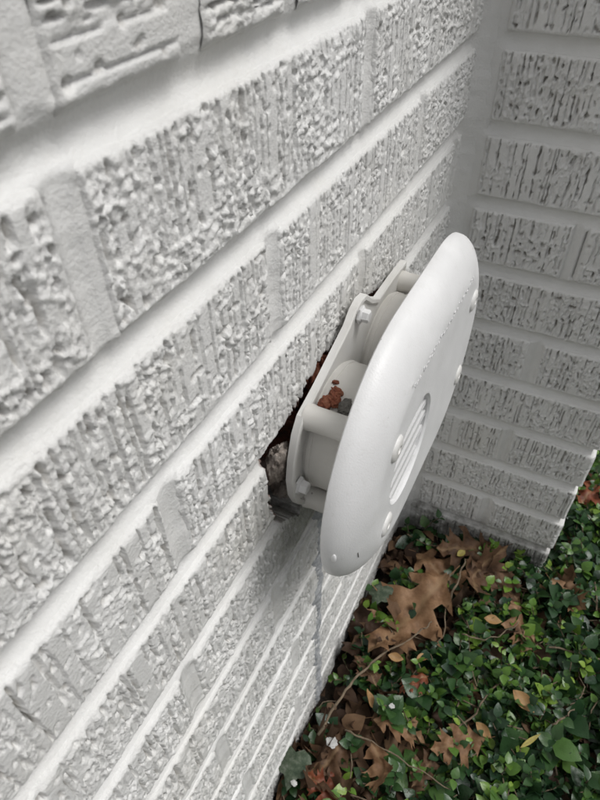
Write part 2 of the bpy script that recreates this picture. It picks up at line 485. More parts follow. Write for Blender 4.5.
BL = 0.2125
for k in range(-3, 11):                                 # return wall
    z1 = -k * CH - JH / 2; z0 = -(k + 1) * CH + JH / 2
    jm = 0.115 + random.uniform(-0.004, 0.005)
    segs = [(0.019, BL)] if k % 2 == 0 else [(0.019, jm - JH / 2), (jm + JH / 2, BL)]
    for (x0, x1) in segs:
        seed += 1
        x1 = x1 + random.uniform(-0.0015, 0.0015)
        hi = k >= 0
        me = brick_mesh(x1 - x0, z1 - z0, seed, 0.00066 if hi else 0.004, 0.0012 if hi else 0.004, 0.10 if x1 > 0.2 else 0.012, 'B', (x0, z0))
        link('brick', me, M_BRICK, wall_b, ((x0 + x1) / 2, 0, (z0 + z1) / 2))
    for i in range(3):                                  # its outer flank, running away from the camera
        y0 = 0.1125 + 0.2135 * i; L = 0.201
        if k % 2 and i == 2: continue
        me = low_brick(L, z1 - z0, (i * 2 + k) % 5, 'A')
        link('brick', me, M_BRICK, wall_b, (BL - 0.002, y0 + L / 2, (z0 + z1) / 2))

def mortar_a():
    ys = np.linspace(-0.62, 0.012, 210); zs = np.arange(-0.735, 0.21, 0.0015)
    fine = (np.linspace(-0.385, -0.14, 140))
    ys = np.unique(np.concatenate([ys, fine]))
    Y, Z = np.meshgrid(ys, zs)
    t = np.abs(((Z / CH) + 0.5) % 1 - 0.5) * CH / (JH / 2)
    t = np.where(Z > JH, 9, t)
    N = -0.0060 + 0.0030 * np.clip(t, 0, 1.05) ** 2
    N = np.where(t > 1.45, -0.0105, N)
    N = np.where(Z > JH, -0.0105, N)
    N = np.where((Z > JH / 2 + 0.0028 + 0.0015 * fbm(Y * 160, Z * 0, 51, 2)) & (np.abs((Y + 0.457) / 0.0655 - np.round((Y + 0.457) / 0.0655)) * 0.0655 < 0.0085), -0.0018, N)
    course = np.floor(-Z / CH).astype(int)
    # head joints
    for k in range(0, 11):
        for j in seg_joints(k):
            th = np.abs(Y - j) / (JH / 2)
            mk = (course == k) & (th < 1.25) & (t > 0.9)
            N = np.where(mk, -0.0034 + 0.0020 * np.minimum(th, 1.05) ** 2 + 0.0003 * fbm(Y * 160, Z * 60, 41, 2), N)
    N = N * (1 - 0.30 * sstep(-0.24, -0.42, Z))
    N = N + 0.0004 * fbm(Y * 60, Z * 160, 3) + 0.0009 * fbm(Y * 14, Z * 40, 7, 2) + 0.00025 * perlin(Y * 420, Z * 420, 2)
    sm = smear(Y, Z); N = N * (1 - 0.75 * sm) - 0.0010 * sm + sm * (0.0012 * fbm(Y * 90, Z * 90, 9) + 0.0012 * fbm(Y * 420, Z * 420, 4))
    sd = hole_sd(Y, Z)
    N = np.where(sd < 0, -hole_depth(Y, Z) - 0.004, N)
    lowr = sstep(-0.288, -0.262, Z)
    raw = sstep(0.0012, -0.0002, sd) * lowr
    V = np.stack([N, Y, Z], -1).reshape(-1, 3)
    return np_mesh('mortar', V, grid_faces(len(ys), len(zs)), {'stain': np.maximum(stain_a(Y, Z), sstep(0.003, -0.0005, sd) * (1 - lowr)), 'raw': raw, 'chip': np.zeros_like(Y)})
link('mortar', mortar_a(), M_MORTAR, wall_a)

def mortar_b():
    xs = np.linspace(-0.014, BL - 0.005, 96); zs = np.arange(-0.735, 0.21, 0.0015)
    X, Z = np.meshgrid(xs, zs)
    t = np.abs(((Z / CH) + 0.5) % 1 - 0.5) * CH / (JH / 2)
    N = -0.0058 + 0.0028 * np.clip(t, 0, 1.05) ** 2
    N = N + 0.0004 * fbm(X * 60, Z * 160, 13) + 0.0009 * fbm(X * 14, Z * 40, 17, 2)
    N = np.where((t > 1.45) & (X > 0.026), -0.0100, N)
    th = np.abs(X - 0.115) / (JH / 2); odd = (np.floor(-Z / CH).astype(int) % 2 != 0)
    N = np.where(odd & (th < 1.7) & (t > 0.9), -0.0045 + 0.0028 * np.minimum(th, 1) ** 2, N)
    bl = sstep(0.030, 0.013, X + 0.005 * fbm(Z * 40, X * 10, 5))
    N = N * (1 - bl) + bl * (-0.0012 + 0.0006 * fbm(X * 90, Z * 60, 19))
    V = np.stack([X, -N, Z], -1).reshape(-1, 3)
    return np_mesh('mortar', V, grid_faces(len(xs), len(zs)), {'stain': stain_b(X, Z), 'raw': np.zeros_like(X), 'chip': np.zeros_like(X)})
link('mortar', mortar_b(), M_MORTAR, wall_b)

def corner_fillet():
    zs = np.arange(-0.76, 0.21, 0.002); a = np.linspace(0, 1, 9)
    A, Z = np.meshgrid(a, zs)
    wv = 1 + 0.25 * fbm(Z * 22, A * 0, 21, 3)
    P0 = (-0.0095, -0.0150); P1 = (0.0010, -0.0012); P2 = (0.0190, 0.0030)
    bz = lambda q: (1 - A) ** 2 * P0[q] * wv + 2 * A * (1 - A) * P1[q] + A * A * P2[q] * (wv if q == 0 else 1)
    nz = 0.0007 * fbm(Z * 140, A * 4, 23, 3) * np.sin(A * math.pi)
    X = bz(0) + nz; Y = bz(1) - nz
    V = np.stack([X, Y, Z], -1).reshape(-1, 3)
    F = grid_faces(len(a), len(zs))
    return np_mesh('mortar_fillet', V, F, {'stain': stain_b(X, Z) * 0.6, 'raw': X * 0, 'chip': X * 0})
link('mortar_fillet', corner_fillet(), M_MORTAR, wall_b)

def boxes(name, bl, mat, parent):
    bm = bmesh.new()
    for (x0, x1, y0, y1, z0, z1) in bl:
        r = bmesh.ops.create_cube(bm, size=1)
        for v in r['verts']:
            v.co = Vector(((x0 + x1) / 2 + v.co.x * (x1 - x0), (y0 + y1) / 2 + v.co.y * (y1 - y0), (z0 + z1) / 2 + v.co.z * (z1 - z0)))
    return link(name, bm_mesh(name, bm, False), mat, parent)
# the rest of the masonry, out of the frame
boxes('upper_masonry', [(-0.25, -0.003, -3.0, 0.0, 0.203, 2.6), (-0.25, -0.005, -3.0, -0.622, -0.80, 0.2025), (-0.25, -0.06, -0.621, 0.0, -0.8, 0.2025)], M_FAR, wall_a)
boxes('upper_masonry', [(-0.25, BL - 0.003, 0.004, 3.0, 0.206, 2.6), (-0.25, BL - 0.007, 0.012, 3.0, -0.80, 0.2055)], M_FAR, wall_b)

# stone in the hollow, sealant run below
def rock_mesh(name, rx, ry, rz, sd, sub=4, amp=0.35, freq=2.2):
    bm = bmesh.new(); bmesh.ops.create_icosphere(bm, subdivisions=sub, radius=1)
    co = np.array([v.co for v in bm.verts])
    n = fbm(co[:, 0] * freq + sd, co[:, 1] * freq + co[:, 2] * 1.7, sd, 4)
    f1, _, val = worley(co[:, 0] * freq * 0.7 + co[:, 2], co[:, 1] * freq * 0.7 - co[:, 2] * 0.6, sd)
    rr = 1 + amp * n + amp * 0.5 * (val - 0.5)
    for v, k in zip(bm.verts, rr): v.co = Vector((v.co.x * rx, v.co.y * ry, v.co.z * rz)) * k
    return bm_mesh(name, bm, True, 35)
o = link('broken_stone', rock_mesh('broken_stone', 0.0070, 0.0105, 0.021, 3, 5, 0.28), M_CHUNK, wall_a, (-0.0040, -0.3530, -0.2270)); o.rotation_euler = (0.2, 0.25, 0)
o = link('broken_stone', rock_mesh('broken_stone', 0.010, 0.016, 0.010, 9, 4), M_CHUNK, wall_a, (-0.016, -0.322, -0.284))
rg = random.Random(5)
for i in range(26):                                     # red shards along the upper lip of the hole
    t = i / 25; dx = rg.uniform(0.001, 0.007)
    y = -0.316 + 0.080 * t + dx * 2.2; z = -0.189 + 0.008 * t - dx * 2.0 + rg.uniform(-0.002, 0.002)
    o = link('brick_shard', rock_mesh('brick_shard', rg.uniform(0.002, 0.005), rg.uniform(0.003, 0.006), rg.uniform(0.003, 0.008), 20 + i, 3, 0.6), M_RED, wall_a, (-dx, y, z))
    o.rotation_euler = (rg.uniform(-.6, .6), rg.uniform(-.6, .6), rg.uniform(0, 3))

def sealant():
    zs = np.arange(-0.735, -0.285, 0.0018); a = np.linspace(-1, 1, 13)
    A, Z = np.meshgrid(a, zs)
    cy = -0.2985 + 0.006 * fbm(Z * 14, Z * 0, 31, 3) - 0.006 * np.exp(-((Z + 0.56) / 0.06) ** 2)
    wd = (0.0120 + 0.008 * fbm(Z * 30, Z * 0, 33, 3)) * sstep(-0.285, -0.31, Z)
    Y = cy + A * np.maximum(wd, 0.0008)
    X = -0.006 + (0.0073 + 0.0030 * fbm(Y * 150, Z * 110, 35, 3)) * np.clip(1 - A ** 2, 0, 1) ** 0.7
    V = np.stack([X, Y, Z], -1).reshape(-1, 3)
    return np_mesh('sealant_run', V, grid_faces(len(a), len(zs)))
link('sealant_run', sealant(), M_CAULK, wall_a)

# ------------------------------------------------------------------ vent
YC, ZC = HC
vent = tag(empty('wall_vent', (0, YC, ZC)), 'white plastic two-pipe wall vent with oval cover, standing off the broken brickwork', 'vent')
def stad(a, b, n=28):
    """stadium outline, a half-length (y), b half-height (z)"""
    pts = []
    for s, t0 in ((1, -90), (-1, 90)):
        for i in range(n + 1):
            t = math.radians(t0 + 180 * i / n); pts.append((s * (a - b) + b * math.cos(t), b * math.sin(t)))
    return pts
X0, X1 = 0.0432, 0.0648
CA, CB, RI = 0.1350, 0.0965, 0.0285
GY, GZ, GR = -0.044, 0.0, 0.0375                       # grille opening (relative)
TE = math.radians(66)
def cover_mesh():
    bm = bmesh.new()
    rings = []
    prof = [(X0 + 0.003, 0.004), (X0 + 0.0008, 0.0022), (X0, 0.0010), (X0 + 0.0008, 0.0)]
    for i in range(0, 11):
        t = i / 10 * TE
        prof.append((X0 + 0.002 + (X1 - X0 - 0.002) * math.sin(t) / math.sin(TE), RI * (1 - math.cos(t)) / (1 - math.cos(TE))))
    for x, ins in prof:
        rings.append([bm.verts.new((x, y, z)) for y, z in stad(CA - ins, CB - ins)])
    n = len(rings[0])
    for a, b in zip(rings[:-1], rings[1:]):
        for i in range(n):
            j = (i + 1) % n
            bm.faces.new((a[i], a[j], b[j], b[i]))
    # front: a shallow step, then the flat with the round opening
    inner = [bm.verts.new((X1, y, z)) for y, z in stad(CA - RI - 0.004, CB - RI - 0.004)]
    for i in range(n):
        j = (i + 1) % n
        bm.faces.new((rings[-1][i], rings[-1][j], inner[j], inner[i]))
    hole = [bm.verts.new((X1, GY + GR * math.cos(2 * math.pi * i / 48), GZ + GR * math.sin(2 * math.pi * i / 48))) for i in range(48)]
    e = []
    for lst in (inner, hole):
        for i in range(len(lst)):
            a, b = lst[i], lst[(i + 1) % len(lst)]
            e.append(bm.edges.get((a, b)) or bm.edges.new((a, b)))
    bmesh.ops.triangle_fill(bm, edges=e, use_beauty=True, use_dissolve=False)
    kill = [f for f in bm.faces if all(v in hole for v in f.verts)]
    bmesh.ops.delete(bm, geom=kill, context='FACES_ONLY')
    prev = hole
    for (x, r) in ((X1 - 0.0015, GR - 0.0015), (X1 - 0.006, GR - 0.002), (X0 + 0.0062, GR - 0.002)):
        cur = [bm.verts.new((x, GY + r * math.cos(2 * math.pi * i / 48), GZ + r * math.sin(2 * math.pi * i / 48))) for i in range(48)]
        for i in range(48):
            j = (i + 1) % 48
            bm.faces.new((prev[j], prev[i], cur[i], cur[j]))
        prev = cur
    # back plate of the hollow cover
    bi = [bm.verts.new((X0 + 0.006, y, z)) for y, z in stad(CA - 0.007, CB - 0.007)]
    for i in range(n):
        j = (i + 1) % n
        bm.faces.new((rings[0][j], rings[0][i], bi[i], bi[j]))
    prev2 = [bm.verts.new((X0 + 0.006, v.co.y, v.co.z)) for v in prev]
    e = []
    for lst in (bi, prev2):
        for i in range(len(lst)):
            a, b = lst[i], lst[(i + 1) % len(lst)]
            e.append(bm.edges.get((a, b)) or bm.edges.new((a, b)))
    bmesh.ops.triangle_fill(bm, edges=e, use_beauty=True, use_dissolve=False)
    kill = [f for f in bm.faces if all(v in prev2 for v in f.verts)]
    bmesh.ops.delete(bm, geom=kill, context='FACES_ONLY')
    return bm_mesh('cover', bm, True, 17)
cover = link('cover', cover_mesh(), M_COVER, vent, vent.location)

def tube_bm(bm, p0, p1, r0, r1, n=24, cap0=True, cap1=True):
    p0, p1 = Vector(p0), Vector(p1); d = (p1 - p0).normalized()
    a = d.orthogonal().normalized(); b = d.cross(a)
    A = [bm.verts.new(p0 + (a * math.cos(2 * math.pi * i / n) + b * math.sin(2 * math.pi * i / n)) * r0) for i in range(n)]
    B = [bm.verts.new(p1 + (a * math.cos(2 * math.pi * i / n) + b * math.sin(2 * math.pi * i / n)) * r1) for i in range(n)]
    for i in range(n):
        j = (i + 1) % n; bm.faces.new((A[i], A[j], B[j], B[i]))
    if cap0: bm.faces.new(A[::-1])
    if cap1: bm.faces.new(B)
def lathe_x(name, prof, n=32, sharp=35):
    """profile of (x, r) turned round the x axis"""
    bm = bmesh.new(); rings = []
    for x, r in prof:
        rings.append([bm.verts.new((x, r * math.cos(2 * math.pi * i / n), r * math.sin(2 * math.pi * i / n))) for i in range(n)])
    for a, b in zip(rings[:-1], rings[1:]):
        for i in range(n):
            j = (i + 1) % n; bm.faces.new((a[i], a[j], b[j], b[i]))
    bm.faces.new(rings[0][::-1]); bm.faces.new(rings[-1])
    return bm_mesh(name, bm, True, sharp)
def at(dy, dz, x=0.0): return (x, YC + dy, ZC + dz)

# grille: a rim with bars across the opening
bm = bmesh.new()
for i in range(-2, 3):
    z = i * 0.0128; hw = math.sqrt(max(0, (GR - 0.0015) ** 2 - z * z))
    x0, x1 = X1 - 0.0085, X1 - 0.0024
    vs = [(x0, -hw, z - 0.0022), (x0, hw, z - 0.0022), (x0, hw, z + 0.0022), (x0, -hw, z + 0.0022), (x1, -hw, z - 0.0028), (x1, hw, z - 0.0028), (x1, hw, z + 0.0028), (x1, -hw, z + 0.0028)]
    me = bpy.data.meshes.new('grille_bar')
    me.from_pydata([Vector(v) for v in vs], [], [(0, 3, 2, 1), (4, 5, 6, 7), (0, 1, 5, 4), (2, 3, 7, 6), (1, 2, 6, 5), (0, 4, 7, 3)])
    o = link('grille_bar', me, M_COVER, vent, at(GY, GZ)); o.parent = cover; o.location = (0, GY, GZ)
bm.free()
# four screws through the cover
SC = [(-0.080, 0.036), (0.082, 0.036), (-0.080, -0.036), (0.082, -0.036)]
scr = lathe_x('screw_head', [(0, 0.0088), (0.0008, 0.0086), (0.0019, 0.0076), (0.0025, 0.0060), (0.0027, 0.0028), (0.0017, 0.0024), (0.0017, 0.0004)], 20)
scr.materials.append(M_PLATE)
for dy, dz in SC:
    o = bpy.data.objects.new('screw_head', scr); COL.objects.link(o); o.parent = cover; o.location = (X1 - 0.0006, dy, dz)
# worn relief of the moulding, seen edge-on under the upper rim: unreadable
def relief():
    bm = bmesh.new(); r = random.Random(8)
    y = -0.062
    while y < 0.062:
        L = r.uniform(0.0012, 0.0042)
        for q in range(r.choice([1, 2, 2, 3])):
            z = CB - RI + 0.001 - r.uniform(0.0, 0.0045)
            c = Vector((X1 + 0.0002, y + r.uniform(0, L), z))
            ax = r.choice([(0, 0.0016, 0.0002), (0, 0.0003, 0.0014), (0, 0.0011, 0.001)])
            tube_bm(bm, c - Vector(ax) * 0.75, c + Vector(ax) * 0.75, 0.00017, 0.00017, 6)
        y += L + r.uniform(0.0008, 0.002)
    return bm_mesh('moulded_relief', bm, True)
o = link('moulded_relief', relief(), M_COVER, vent, vent.location); o.parent = cover; o.location = (0, 0, 0)
# paint run and a scratch on the rim
def rim_point(dy, t):
    """point and outward normal on the upper/left end rim; t = profile angle 0..90"""
    a = TE * t / 90; ins = RI * (1 - math.cos(a)) / (1 - math.cos(TE)); x = X0 + 0.002 + (X1 - X0 - 0.002) * math.sin(a) / math.sin(TE)
    return x, ins
def end_pt(th, t, lift=0.0):
    """left round end: th polar angle (deg) round the end's centre"""
    x, ins = rim_point(0, t); cy = -(CA - CB); r = CB - ins + lift
    return Vector((x + lift, cy + r * math.cos(math.radians(th)), r * math.sin(math.radians(th))))
bm = bmesh.new()
bmesh.ops.create_icosphere(bm, subdivisions=3, radius=1)
p = end_pt(186, 22)
for v in bm.verts: v.co = Vector((v.co.x * 0.0016, v.co.y * 0.0012, v.co.z * 0.0042)) + p
o = link('paint_drip', bm_mesh('paint_drip', bm), M_COVER, vent, vent.location); o.parent = cover; o.location = (0, 0, 0)
bm = bmesh.new(); pts = [end_pt(192 + i * 1.3, 62, 0.0) for i in range(5)]
for a, b in zip(pts[:-1], pts[1:]): tube_bm(bm, a, b, 0.00035, 0.00035, 6)
o = link('scratch', bm_mesh('scratch', bm), M_GREY, vent, vent.location); o.parent = cover; o.location = (0, 0, 0)

# mounting plate
PX0, PX1 = 0.0055, 0.0105
def plate_outline():
    q = [(-0.0865, 0.043), (-0.065, 0.049), (-0.022, 0.0640), (-0.013, 0.0710), (-0.004, 0.0735), (0.005, 0.0720), (0.017, 0.0620), (0.031, 0.0535), (0.060, 0.0540), (0.0865, 0.0530)]
    left = [(-0.0940, 0.034), (-0.1000, 0.018), (-0.1030, 0.002), (-0.1015, -0.014), (-0.0960, -0.028), (-0.088, -0.038)]
    low = [(y, -z * 0.94) for y, z in q]
    right = [(-y, -z) for y, z in left]
    return left[::-1][::-1] + low + right + q[::-1]
PO = plate_outline()
def plate_mesh():
    bm = bmesh.new()
    def ring(x, ins):
        n = len(PO); out = []
        for i in range(n):
            a = Vector(PO[i - 1]); b = Vector(PO[i]); c = Vector(PO[(i + 1) % n])
            t = (c - a).normalized(); nrm = Vector((-t.y, t.x))
            q = b + nrm * ins; out.append(bm.verts.new((x, q.x, q.y)))
        return out
    rs = [ring(PX0, 0.0), ring(PX1 - 0.0008, 0.0), ring(PX1, 0.0009), ring(PX1, 0.0034), ring(PX1 - 0.0018, 0.0042)]
    n = len(PO)
    for a, b in zip(rs[:-1], rs[1:]):
        for i in range(n):
            j = (i + 1) % n; bm.faces.new((a[j], a[i], b[i], b[j]))
    bm.faces.new(rs[0]); bm.faces.new(rs[-1][::-1])
    return bm_mesh('mounting_plate', bm, True, 30)
plate = link('mounting_plate', plate_mesh(), M_PLATE, vent, vent.location)
ps = lathe_x('plate_screw', [(0, 0.0062), (0.0014, 0.0064), (0.0022, 0.0056), (0.0026, 0.0046), (0.0062, 0.0044), (0.0070, 0.0036)], 6, 30)
ps.materials.append(M_COVER)
for dy, dz in ((-0.0945, -0.010), (-0.004, 0.062), (0.097, -0.012), (0.0, -0.062)):
    o = bpy.data.objects.new('plate_screw', ps); COL.objects.link(o); o.parent = plate; o.location = (PX1 - 0.001, dy, dz)
# two pipes and four stand-off posts between plate and cover
pm = lathe_x('pipe', [(PX0 - 0.002, 0.0425), (PX1 + 0.0005, 0.0425), (PX1 + 0.0005, 0.0440), (PX1 + 0.003, 0.0440), (PX1 + 0.0033, 0.0434), (0.0300, 0.0434), (0.0302, 0.0440), (X0 + 0.0050, 0.0440), (X0 + 0.0050, 0.0385), (0.0065, 0.0385)], 64)
pm.materials.append(M_PIPE)
for dy in (-0.0445, 0.0445):
    o = bpy.data.objects.new('pipe', pm); COL.objects.link(o); o.parent = vent; o.location = (0, dy, 0)
po = lathe_x('standoff_post', [(PX1 - 0.002, 0.0086), (PX1 + 0.001, 0.0083), (PX1 + 0.003, 0.0078), (X0 + 0.0062, 0.0075)], 28)
po.materials.append(M_PIPE)
for dy, dz in SC:
    o = bpy.data.objects.new('standoff_post', po); COL.objects.link(o); o.parent = vent; o.location = (0, dy, dz + (0.0015 if dz > 0 else -0.0015))

# crumbs that fell onto the near pipe
def on_pipe(ang, x, extra=0.0):
    r = 0.0436 + extra
    return (x, YC - 0.0445 + r * math.cos(math.radians(ang)), ZC + r * math.sin(math.radians(ang)))
def crumb_cluster(name, label, mat, pts, sd, cat='crumb', group='crumbs on the near pipe'):
    for i, (ang, x, rx, ry, rz) in enumerate(pts):
        me = rock_mesh(name, rx, ry, rz, sd + i, 4, 0.45, 2.4)
        o = link(name, me, mat, None, on_pipe(ang, x, rz * 0.45))
        o.rotation_euler = (math.radians(ang - 90), 0.2 * i, 0.7 * i)
        tag(o, label[i], cat, group)
crumb_cluster('brick_crumb', ['largest red brick crumb wedged between near pipe and its upper post', 'red brick crumb beside the largest one, toward the cover',
              'orange brick crumb higher up the near pipe', 'smallest orange brick crumb, highest on the near pipe'], M_RED,
              [(120, 0.0145, 0.0042, 0.0050, 0.0032), (114, 0.0190, 0.0040, 0.0056, 0.0034), (107, 0.0185, 0.0026, 0.0042, 0.0022), (99, 0.0145, 0.0017, 0.0022, 0.0013)], 40)
crumb_cluster('mortar_crumb', ['dark grey mortar crumb on the near pipe next to the red brick crumbs'], M_GREY, [(118, 0.0270, 0.0040, 0.0052, 0.0036)], 60)

# ------------------------------------------------------------------ ground
def pix(px, py, z):
    v = c_d + c_r * ((px - 300) / 600.92) - c_u * ((py - 400) / 600.92)
    t = (z - CAM.z) / v.z
    return CAM + v * t
def ground_mesh():
    f = np.concatenate([np.linspace(-40, -1.6, 14)[:-1], np.linspace(-1.6, 1.8, 170), np.linspace(1.8, 40, 14)[1:]])
    X, Y = np.meshgrid(f, f)
    Z = ZG - 0.034 + 0.012 * fbm(X * 9, Y * 9, 3, 4) + 0.004 * fbm(X * 60, Y * 60, 5, 3)
    return np_mesh('ground', np.stack([X, Y, Z], -1).reshape(-1, 3), grid_faces(len(f), len(f)))
tag(link('ground', ground_mesh(), M_SOIL), kind='structure')

def leaf_template(nl=5, fold=0.22, droop=0.25):
    """ovate leaf, length 1 along +x: verts (n,3), quads"""
    V = []; F = []
    for i in range(nl + 1):
        t = i / nl
        wd = 0.34 * math.sin(math.pi * min(1, t ** 0.75)) ** 0.8 if 0 < t < 1 else 0.012
        z = droop * (t - 0.1) * (0.6 - t)
        V += [(t, -wd, z + fold * wd), (t, 0, z), (t, wd, z + fold * wd)]
    for i in range(nl):
        a = i * 3
        F += [(a, a + 3, a + 4, a + 1), (a + 1, a + 4, a + 5, a + 2)]
    return np.array(V), np.array(F)
LV, LF = leaf_template(4)
def rot_basis(d, up):
    x = d / np.linalg.norm(d); z = up - x * (up @ x); z /= np.linalg.norm(z) + 1e-9
    return np.stack([x, np.cross(z, x), z], 0)

rng = np.random.RandomState(12)
def cover_density(x, y):
    """how thickly the evergreen cover grows (the oak leaves fill the rest)"""
    if x < 0.012: return 0
    if y > -0.01 and x < BL + 0.012: return 0
    d = 1.0
    d *= 0.48 + 0.52 * min(1, max(0, (x - 0.02) / 0.15)) if y < -0.02 else 1
    if (x - 0.07) ** 2 / 0.0040 + (y + 0.12) ** 2 / 0.0105 < 1: d *= 0.22
    if (x - 0.17) ** 2 / 0.0016 + (y + 0.055) ** 2 / 0.0022 < 1: d *= 0.30
    if (x - 0.08) ** 2 / 0.006 + (y + 0.35) ** 2 / 0.0035 < 1: d *= 0.35
    return d
PV = []; PF = []; PT = []; SV = []; SF = []
off = 0; soff = 0
def add_leaf(p, d, up, s, wsc, tone):
    global off
    R = rot_basis(np.array(d, float), np.array(up, float))
    L = LV * np.array([s, s * wsc, s]); L = L @ R + p
    PV.append(L); PF.append(LF + off); PT.append(np.full(len(L), tone)); off += len(L)
def add_stem(pts, r):
    global soff
    pts = np.asarray(pts); n = 5
    for i, q in enumerate(pts):
        t = pts[min(i + 1, len(pts) - 1)] - pts[max(i - 1, 0)]; t /= np.linalg.norm(t) + 1e-9
        a = np.cross(t, (0.3, 0.5, 0.81)); a /= np.linalg.norm(a) + 1e-9; b = np.cross(t, a)
        for k in range(n):
            SV.append(q + r * (a * math.cos(k * 2 * math.pi / n) + b * math.sin(k * 2 * math.pi / n)))
    for i in range(len(pts) - 1):
        for k in range(n):
            SF.append((soff + i * n + k, soff + i * n + (k + 1) % n, soff + (i + 1) * n + (k + 1) % n, soff + (i + 1) * n + k))
    soff += n * len(pts)
count = 0
for _ in range(14000):
    if rng.rand() < 0.62: x, y = rng.uniform(0.0, 0.46), rng.uniform(-0.52, 0.40)
    else: x, y = rng.uniform(0.0, 1.1), rng.uniform(-1.0, 1.2)
    if rng.rand() > cover_density(x, y) * 0.31: continue
    count += 1
    az = rng.rand() * 6.283; el = rng.uniform(0.15, 1.25)
    L = rng.uniform(0.018, 0.05)
    p = np.array([x, y, ZG - 0.030 + rng.rand() * 0.016])
    d = np.array([math.cos(az) * math.cos(el), math.sin(az) * math.cos(el), math.sin(el)])
    fresh = rng.rand() ** 1.6
    n = rng.randint(3, 6); pts = [p.copy()]; big = 1.5 if rng.rand() < 0.13 else rng.uniform(0.85, 1.15)
    if big > 1.4: fresh *= 0.5
    side = np.cross(d, (0, 0, 1.0)); side /= np.linalg.norm(side) + 1e-9
    for i in range(n):
        p = p + d * L / n; d = d + rng.normal(size=3) * 0.13 + np.array([0, 0, -0.03]); d /= np.linalg.norm(d)
        if p[0] < 0.008: p[0] = 0.008
        if p[1] > -0.006 and p[0] < BL + 0.01: p[1] = min(p[1], -0.008) if y < 0 else p[1]
        pts.append(p.copy())
        sd2 = side if i % 2 == 0 else np.cross(d, side)
        for sg in (-1, 1):
            ld = sg * sd2 * rng.uniform(0.7, 1.1) + d * rng.uniform(0.3, 0.8) + rng.normal(size=3) * 0.2
            s = rng.uniform(0.009, 0.021) * big * (1.05 - 0.35 * (i == n - 1))
            if p[0] + ld[0] * s < 0.004: continue
            add_leaf(p, ld, np.array([0, 0, 1.0]) + d * 0.4 + rng.normal(size=3) * 0.35, s, rng.uniform(0.85, 1.25),
                     np.clip(0.08 + 0.75 * fresh * (0.55 + 0.45 * (i + 1) / n) + rng.normal() * 0.12, 0, 1))
    add_stem(pts, 0.0007)
for _ in range(230):                                     # trailing runners
    x, y = rng.uniform(0.03, 0.6), rng.uniform(-0.6, 0.6); az = rng.rand() * 6.283
    p = np.array([x, y, ZG - 0.012 + rng.rand() * 0.018]); pts = []
    for i in range(rng.randint(5, 11)):
        if p[0] < 0.01 or (p[1] > -0.012 and p[0] < BL + 0.015): break
        pts.append(p.copy()); az += rng.normal() * 0.3
        p = p + np.array([math.cos(az) * 0.012, math.sin(az) * 0.012, rng.normal() * 0.0022])
        if rng.rand() < 0.45:
            for sg in (-1, 1):
                add_leaf(p, (math.cos(az + sg * 1.2), math.sin(az + sg * 1.2), 0.35), (rng.normal() * 0.3, rng.normal() * 0.3, 1), rng.uniform(0.010, 0.017), 1.1, np.clip(0.55 + rng.normal() * 0.25, 0, 1))
    if len(pts) > 2: add_stem(pts, rng.uniform(0.0006, 0.0012))
gc = link('groundcover_leaves', np_mesh('groundcover', np.concatenate(PV), np.concatenate(PF), {'tone': np.concatenate(PT)}), M_GREEN)
tag(gc, 'low evergreen ground cover with small glossy green leaves', 'ground cover', kind='stuff')
gs = link('groundcover_stems', np_mesh('groundcover_stems', np.array(SV), np.array(SF)), M_TWIG)
tag(gs, 'thin brown stems of the evergreen ground cover', 'ground cover', kind='stuff')

